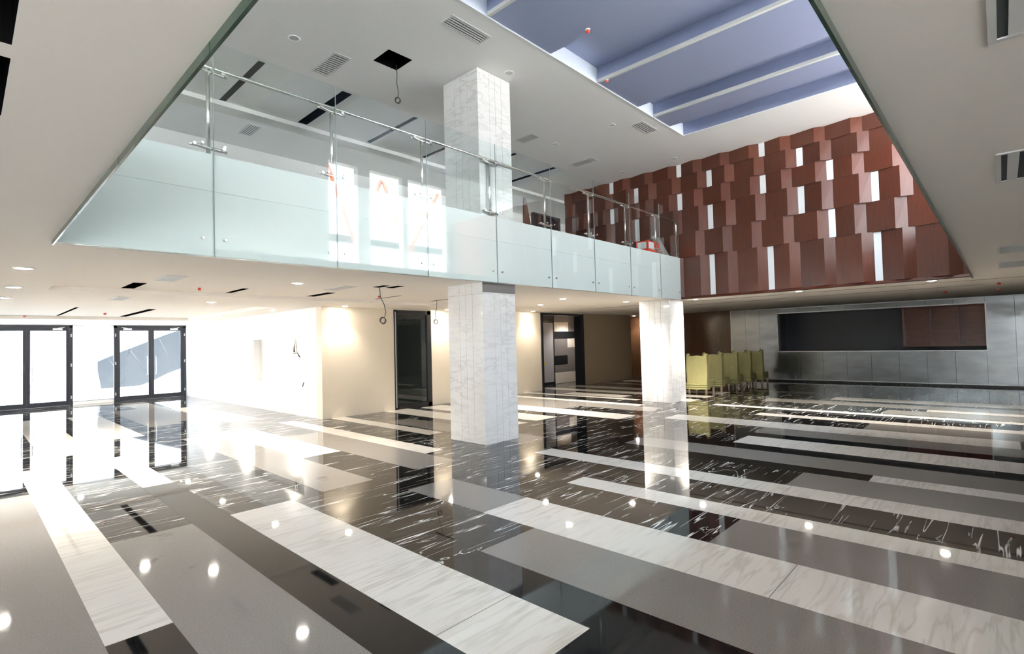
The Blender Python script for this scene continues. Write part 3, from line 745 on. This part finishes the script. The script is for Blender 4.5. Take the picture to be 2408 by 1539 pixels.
# ------------------------------------------------------------------ sprinkler heads
def sprinkler(x, y, z, label, s=1.0):
    t = thing('sprinkler_head', label, 'sprinkler', (x, y, z), 'red sprinkler caps')
    lpart('base_plate', lambda m: m.lathe((x, y, z), [(.045*s, -.001), (.045*s, -.008), (.02*s, -.02)], 16), M['trimring'], t)
    lpart('red_cap', lambda m: m.lathe((x, y, z), [(.02*s, -.018), (.034*s, -.03), (.036*s, -.05), (.022*s, -.066), (.0001, -.068)], 16), M['red'], t)
for x, y, z, lab, s in ((3.1, 11.03, ZC, 'tiny red sprinkler cap under the balcony, left of the thin slot', .8), (6.81, 10.71, ZC, 'red sprinkler cap beside the hanging cable', 1.1),
    (3.05, 20.1, ZT, 'red sprinkler cap in the ceiling before the doors, between two slots', 1.1), (1.36, 22.1, ZT, 'faint red sprinkler cap in the ceiling at far left above the doors', .9),
    (18.23, 10.27, ZC, 'red sprinkler cap beside the top of the short column', 1.1), (20.06, 1.19, ZC, 'red sprinkler cap over the steel wall, right of the hatch middle', 1.4),
    (17.91, .02, ZC, 'red sprinkler cap at the right edge over the steel wall', 1.2), (20.87, .04, ZC, 'dim red sprinkler cap close above the steel wall at right edge', 1.0),
    (3.13, 11.62, ZU, 'red sprinkler cap in the upper ceiling under the handrail end', 1.5), (3.14, 10.78, ZU, 'red sprinkler cap in the upper ceiling above the handrail end', 1.0),
    (7.6, 5.13, ZU+.004, 'red sprinkler cap on the blue grey skylight panel', 1.0), (9.36, 5.87, ZU, 'small red sprinkler cap at the skylight edge', .7)):
    sprinkler(x, y, z, lab, s)

# ------------------------------------------------------------------ hanging cables
def cable(pts, loop_c, r, tilt, label, rad=.008):
    mb = MB(); mb.tube(pts, rad, 8)
    ring = [(loop_c[0]+r*math.cos(a)*math.cos(tilt), loop_c[1]+r*math.cos(a)*math.sin(tilt), loop_c[2]+r*1.15*math.sin(a)) for a in [2*math.pi*k/20 for k in range(20)]]
    mb.tube(ring, rad*1.25, 8, closed=True)
    ring2 = [(p[0]+.008, p[1]-.01, p[2]-.012) for p in ring]; mb.tube(ring2, rad*1.1, 8, closed=True)
    return tag(mb.build('hanging_cable', M['cable'], loc=pts[0]), label, 'cable', 'looped cables hanging from the ceilings')
cable([(5.95, 8.6, ZU+.1), (5.97, 8.6, 7.4), (5.96, 8.61, 7.25), (6.0, 8.62, 7.1), (6.0, 8.62, 6.98), (5.97, 8.62, 6.95)], (5.98, 8.62, 6.90), .048, -.6, 'cable with a coiled end hanging from the square opening in the upper ceiling')
cable([(5.93, 9.33, ZC+.1), (5.95, 9.32, 3.0), (6.02, 9.3, 2.85), (6.06, 9.3, 2.7), (6.03, 9.3, 2.58)], (5.98, 9.3, 2.52), .055, -.5, 'cable with a coiled end hanging in front of the cream wall')
cable([(9.0, 11.3, ZC+.1), (9.03, 11.35, 3.0), (8.98, 11.36, 2.85), (8.99, 11.36, 2.7)], (8.99, 11.36, 2.62), .05, -.5, 'thin cable with a coil hanging by the left side of the front column', .006)
cable([(25.0, 3.55, 3.05), (25.0, 3.56, 2.7), (25.0, 3.6, 2.55)], (25.0, 3.6, 2.46), .06, -1.4, 'cable loop hanging inside the serving hatch')

# ------------------------------------------------------------------ chairs
def make_chair():
    t = bpy.data.objects.new('slipcovered_chair', None); C.objects.link(t); t.empty_display_size = .2
    w = .72
    # back: a tall panel under cloth, knots of cloth at its top corners
    mb = MB(); n, h = 14, 16; front, back = [], []
    for j in range(h+1):
        rf, rb = [], []
        for i in range(n+1):
            u = i/n; v = j/h; y = -w/2+w*u
            z = .19+v*1.16
            if j == h: z += .05*(abs(2*u-1)**4) - .015*math.sin(u*9)
            puff = .02*math.sin(v*7+u*3)+.012*math.sin(u*17+v*5)+.03*(1-v)**3
            rf.append(mb.b.verts.new((-.07-puff, y*(1+.03*(1-v)), z))); rb.append(mb.b.verts.new((.07+.1*(1-v), y, z)))
        front.append(rf); back.append(rb)
    for j in range(h):
        for i in range(n):
            for q in ((front[j][i], front[j+1][i], front[j+1][i+1], front[j][i+1]), (back[j][i], back[j][i+1], back[j+1][i+1], back[j+1][i])):
                f = mb.b.faces.new(q); f.smooth = True
        mb.b.faces.new((front[j][0], back[j][0], back[j+1][0], front[j+1][0])); mb.b.faces.new((front[j][n], front[j+1][n], back[j+1][n], back[j][n]))
    for i in range(n):
        mb.b.faces.new((front[h][i], back[h][i], back[h][i+1], front[h][i+1])); mb.b.faces.new((front[0][i], front[0][i+1], back[0][i+1], back[0][i]))
    mb.build('backrest_cover', M['green'], t)
    mb = MB()
    for s in (-1, 1):
        mb.tube([(-.08, s*(w/2-.10), 1.345), (-.04, s*(w/2-.06), 1.39), (.02, s*(w/2-.03), 1.385), (.07, s*(w/2-.01), 1.30)], [.03, .055, .055, .03], 10)
    mb.build('cloth_knots', M['green'], t)
    mb = MB(); mb.box(.07, .66, -w/2+.02, w/2-.02, .24, .50); o = mb.build('seat_cover', M['green'], t, bevel=.03)
    mb = MB()
    for z in (.22, .29, .36): mb.tube([(-.10, -w/2, z), (-.13, -w/4, z+.01), (-.12, 0, z-.01), (-.13, w/4, z+.008), (-.10, w/2, z)], .035, 8)
    mb.build('hem_folds', M['green'], t)
    for x, y in ((-.02, -w/2+.06), (-.02, w/2-.06), (.6, -w/2+.06), (.6, w/2-.06)):
        mb = MB(); mb.tube([(x, y, .28), (x, y, 0)], [.04, .032], 10); mb.build('leg', M['leg'], t)
    return t
ch = make_chair()
clab = ['bright lime slipcovered chair beside the short column, nearest of the row', 'lime slipcovered chair second in the row from the short column', 'olive shaded slipcovered chair, middle of the row',
        'dark shaded slipcovered chair, fourth in the row', 'darkest slipcovered chair at the far end, against the steel wall']
for i, (x, y) in enumerate(((17.62, 7.78), (18.95, 7.78), (20.25, 7.72), (21.4, 7.62), (22.5, 7.52))):
    o = ch if i == 0 else copy_tree(ch)
    o.location = (x, y, 0); o.rotation_euler = (0, 0, (.02, -.03, .04, .0, -.02)[i])
    o['label'] = clab[i]; o['category'] = 'chair'; o['group'] = 'row of slipcovered chairs'

# ------------------------------------------------------------------ things on the balcony behind the glass
b = MB(); b.box(14.35, 15.05, 7.75, 8.15, ZF, ZF+.50); b.box(14.40, 14.72, 7.745, 7.75, ZF+.26, ZF+.46, 1); b.box(14.345, 14.35, 7.8, 8.1, ZF+.26, ZF+.46, 1)
tag(b.build('box', [M['red'], M['strip']], loc=(14.7, 7.95, ZF)), 'small red and white box on the balcony floor behind the last glass panels', 'box')
b = MB(); b.prism([(7.55, ZF), (7.75, ZF), (8.02, ZF+.74), (7.97, ZF+.76)], 'x', 15.08, 15.49)
tag(b.build('packing_sheet', M['cardboard'], loc=(15.3, 7.8, ZF)), 'grey packing sheets leaning on the wood wall behind the balcony glass', 'packing')
b = MB(); b.box(14.0, 15.55, 12.0, 12.12, ZF, 6.62); b.box(14.06, 15.49, 11.992, 12.0, ZF+.2, 6.56, 1)
tag(b.build('display_board', [M['frame'], M['screen']], loc=(14.8, 12.06, ZF)), 'dark board standing on the upper floor between the column and wood wall', 'board')
b = MB(); b.prism([(13.2, ZF), (14.02, ZF), (13.4, 6.95), (13.3, 6.98)], 'y', 11.80, 11.86)
tag(b.build('wooden_sheet', M['brown'], loc=(13.5, 11.83, ZF)), 'slanted brown sheet on the upper floor just right of the column', 'board')

# ------------------------------------------------------------------ outside
b = MB(); b.quad([(-90, -90, -.06), (110, -90, -.06), (110, 120, -.06), (-90, 120, -.06)])
struct(b.build('ground_outside', M['concrete'], recalc=False), 'pale paving outside the entrance', 'ground')
t = thing('ramp_wall', 'grey panelled side of an outdoor stair seen through the right entrance doors', 'ramp', (6.5, 31, 0))
poly = [(4.42, 1.58), (4.42, 1.2), (4.56, .3), (6.1, .33), (6.75, .6), (7.2, .84), (10.5, 2.1), (10.5, 3.9), (9.0, 3.6), (8.3, 3.25), (7.2, 2.84), (5.25, 1.98)]
lpart('panel', lambda m: m.prism(poly, 'y', 31, 31.4), M['ramp'], t)
def seams_(m):
    for xa, za, xb_, zb_ in ((4.9, 1.6, 5.5, .45), (5.7, 2.05, 6.6, .6), (6.9, 2.6, 7.5, 1.2), (7.8, 2.95, 8.8, 1.5)):
        m.tube([(xa, 30.995, za), (xb_, 30.995, zb_)], .012, 6)
lpart('panel_seam', seams_, M['joint'], t)
b = MB(); b.box(-8, 4.3, 36, 36.4, -.05, .55); b.box(-8, 4.3, 35.6, 36, -.05, .25)
tag(b.build('planter_kerb', M['concrete'], loc=(0, 36, 0)), 'low pale kerb outside, seen through the glass between the doors', 'kerb')
# orange truss outside the upper front windows, mirrored in the balcony glass
t = thing('steel_truss', 'orange steel truss outside the upper windows, mirrored in the balcony glass', 'truss', (12.5, -6, ZF))
lpart('post', lambda m: m.tube([(14.75, -6, 0), (14.75, -6, 6.4)], .09, 8), M['orange'], t)
lpart('post', lambda m: m.tube([(11.9, -6, 0), (11.9, -6, 6.6)], .08, 8), M['orange'], t)
lpart('brace', lambda m: m.tube([(14.75, -6, 6.4), (13.4, -6, 9.6)], .08, 8), M['orange'], t)
lpart('brace', lambda m: m.tube([(14.75, -6, 6.4), (16.6, -6, 9.6)], .08, 8), M['orange'], t)
lpart('brace', lambda m: m.tube([(11.9, -6, 6.6), (13.3, -6, 9.6)], .08, 8), M['orange'], t)
lpart('brace', lambda m: m.tube([(11.9, -6, 6.6), (10.6, -6, 9.9)], .08, 8), M['orange'], t)
lpart('brace', lambda m: m.tube([(10.6, -6, 9.9), (9.3, -6, 6.9)], .08, 8), M['orange'], t)
lpart('beam', lambda m: m.box(6, 22, -6.6, -6.3, 6.6, 6.9), M['ramp'], t)

# ------------------------------------------------------------------ light
w = bpy.data.worlds.new('overcast_sky'); bpy.context.scene.world = w; w.use_nodes = True
nt = w.node_tree; nt.nodes.clear()
out = nt.nodes.new('ShaderNodeOutputWorld'); bg = nt.nodes.new('ShaderNodeBackground')
tc = nt.nodes.new('ShaderNodeTexCoord'); sp = nt.nodes.new('ShaderNodeSeparateXYZ'); L(nt, tc.outputs['Generated'], sp.inputs[0])
rp = nt.nodes.new('ShaderNodeValToRGB'); L(nt, sp.outputs[2], rp.inputs[0])
rp.color_ramp.elements[0].color = (0.95, 0.98, 1.0, 1); rp.color_ramp.elements[0].position = .0
rp.color_ramp.elements[1].color = (0.60, 0.76, 1.0, 1); rp.color_ramp.elements[1].position = .9
L(nt, rp.outputs[0], bg.inputs[0]); bg.inputs[1].default_value = 4.5
L(nt, bg.outputs[0], out.inputs[0])
def portal(name, loc, rot, sx, sy):
    l = bpy.data.lights.new(name, 'AREA'); l.shape = 'RECTANGLE'; l.size = sx; l.size_y = sy; l.cycles.is_portal = True
    o = bpy.data.objects.new(name, l); C.objects.link(o); o.location = loc; o.rotation_euler = rot
R = math.radians
portal('sky_portal', (-4.5, -4.1, 1.5), (R(90), 0, 0), 5.8, 2.8)
portal('sky_portal', (13, -2.97, 12.05), (0, 0, 0), 20, 1.45)
portal('sky_portal', (3.6, YD+.1, 1.6), (R(-90), 0, 0), 6.6, 3.0)
portal('sky_portal', (-5.2, YD+.1, 1.55), (R(-90), 0, 0), 4.0, 2.9)
for y0, y1 in ((19.2, 20.8), (21.1, 22.7)):
    portal('sky_portal', (-8.1, (y0+y1)/2, 1.55), (0, R(-90), 0), 2.9, y1-y0)
for y0, y1 in ((-3.5, 3.0),):
    portal('sky_portal', (-8.1, (y0+y1)/2, 6.0), (0, R(-90), 0), 2.8, y1-y0)
for x0, x1 in UW + [(21.0, 23.6)]:
    portal('sky_portal', ((x0+x1)/2, -4.1, 6.91), (R(90), 0, 0), x1-x0, 4.58)

sl_ = bpy.data.lights.new('sun', 'SUN'); sl_.energy = 24.0; sl_.angle = R(2.0); sl_.color = (1.0, 0.96, 0.90)
so = bpy.data.objects.new('sun', sl_); C.objects.link(so)
so.rotation_euler = Vector((0.30, 0.05, -0.95)).to_track_quat('-Z', 'Y').to_euler()

# ------------------------------------------------------------------ camera
cam = bpy.data.cameras.new('camera'); co = bpy.data.objects.new('camera', cam); C.objects.link(co)
yaw, pitch, roll = CAMROT = (0.7557, 0.0290, -0.0259)
F = Vector((math.cos(yaw)*math.cos(pitch), math.sin(yaw)*math.cos(pitch), math.sin(pitch)))
Rr = F.cross(Vector((0, 0, 1))).normalized(); U = Rr.cross(F)
R2 = math.cos(roll)*Rr + math.sin(roll)*U; U2 = -math.sin(roll)*Rr + math.cos(roll)*U
m = Matrix((R2, U2, -F)).transposed().to_4x4(); m.translation = Vector((0, 0, 2.0)); co.matrix_world = m
cam.sensor_fit = 'HORIZONTAL'; cam.sensor_width = 36.0; cam.lens = 36.0*1222.7/2408.0; cam.clip_start = 0.05; cam.clip_end = 400
sc = bpy.context.scene; sc.camera = co
sc.view_settings.view_transform = 'Standard'; sc.view_settings.look = 'None'; sc.view_settings.gamma = 1.0; sc.view_settings.use_curve_mapping = False
sc.view_settings.exposure = 1.95
sc.cycles.max_bounces = 10; sc.cycles.diffuse_bounces = 5; sc.cycles.glossy_bounces = 5; sc.cycles.transparent_max_bounces = 12
sc.cycles.caustics_reflective = False; sc.cycles.caustics_refractive = False; sc.cycles.sample_clamp_indirect = 6.0
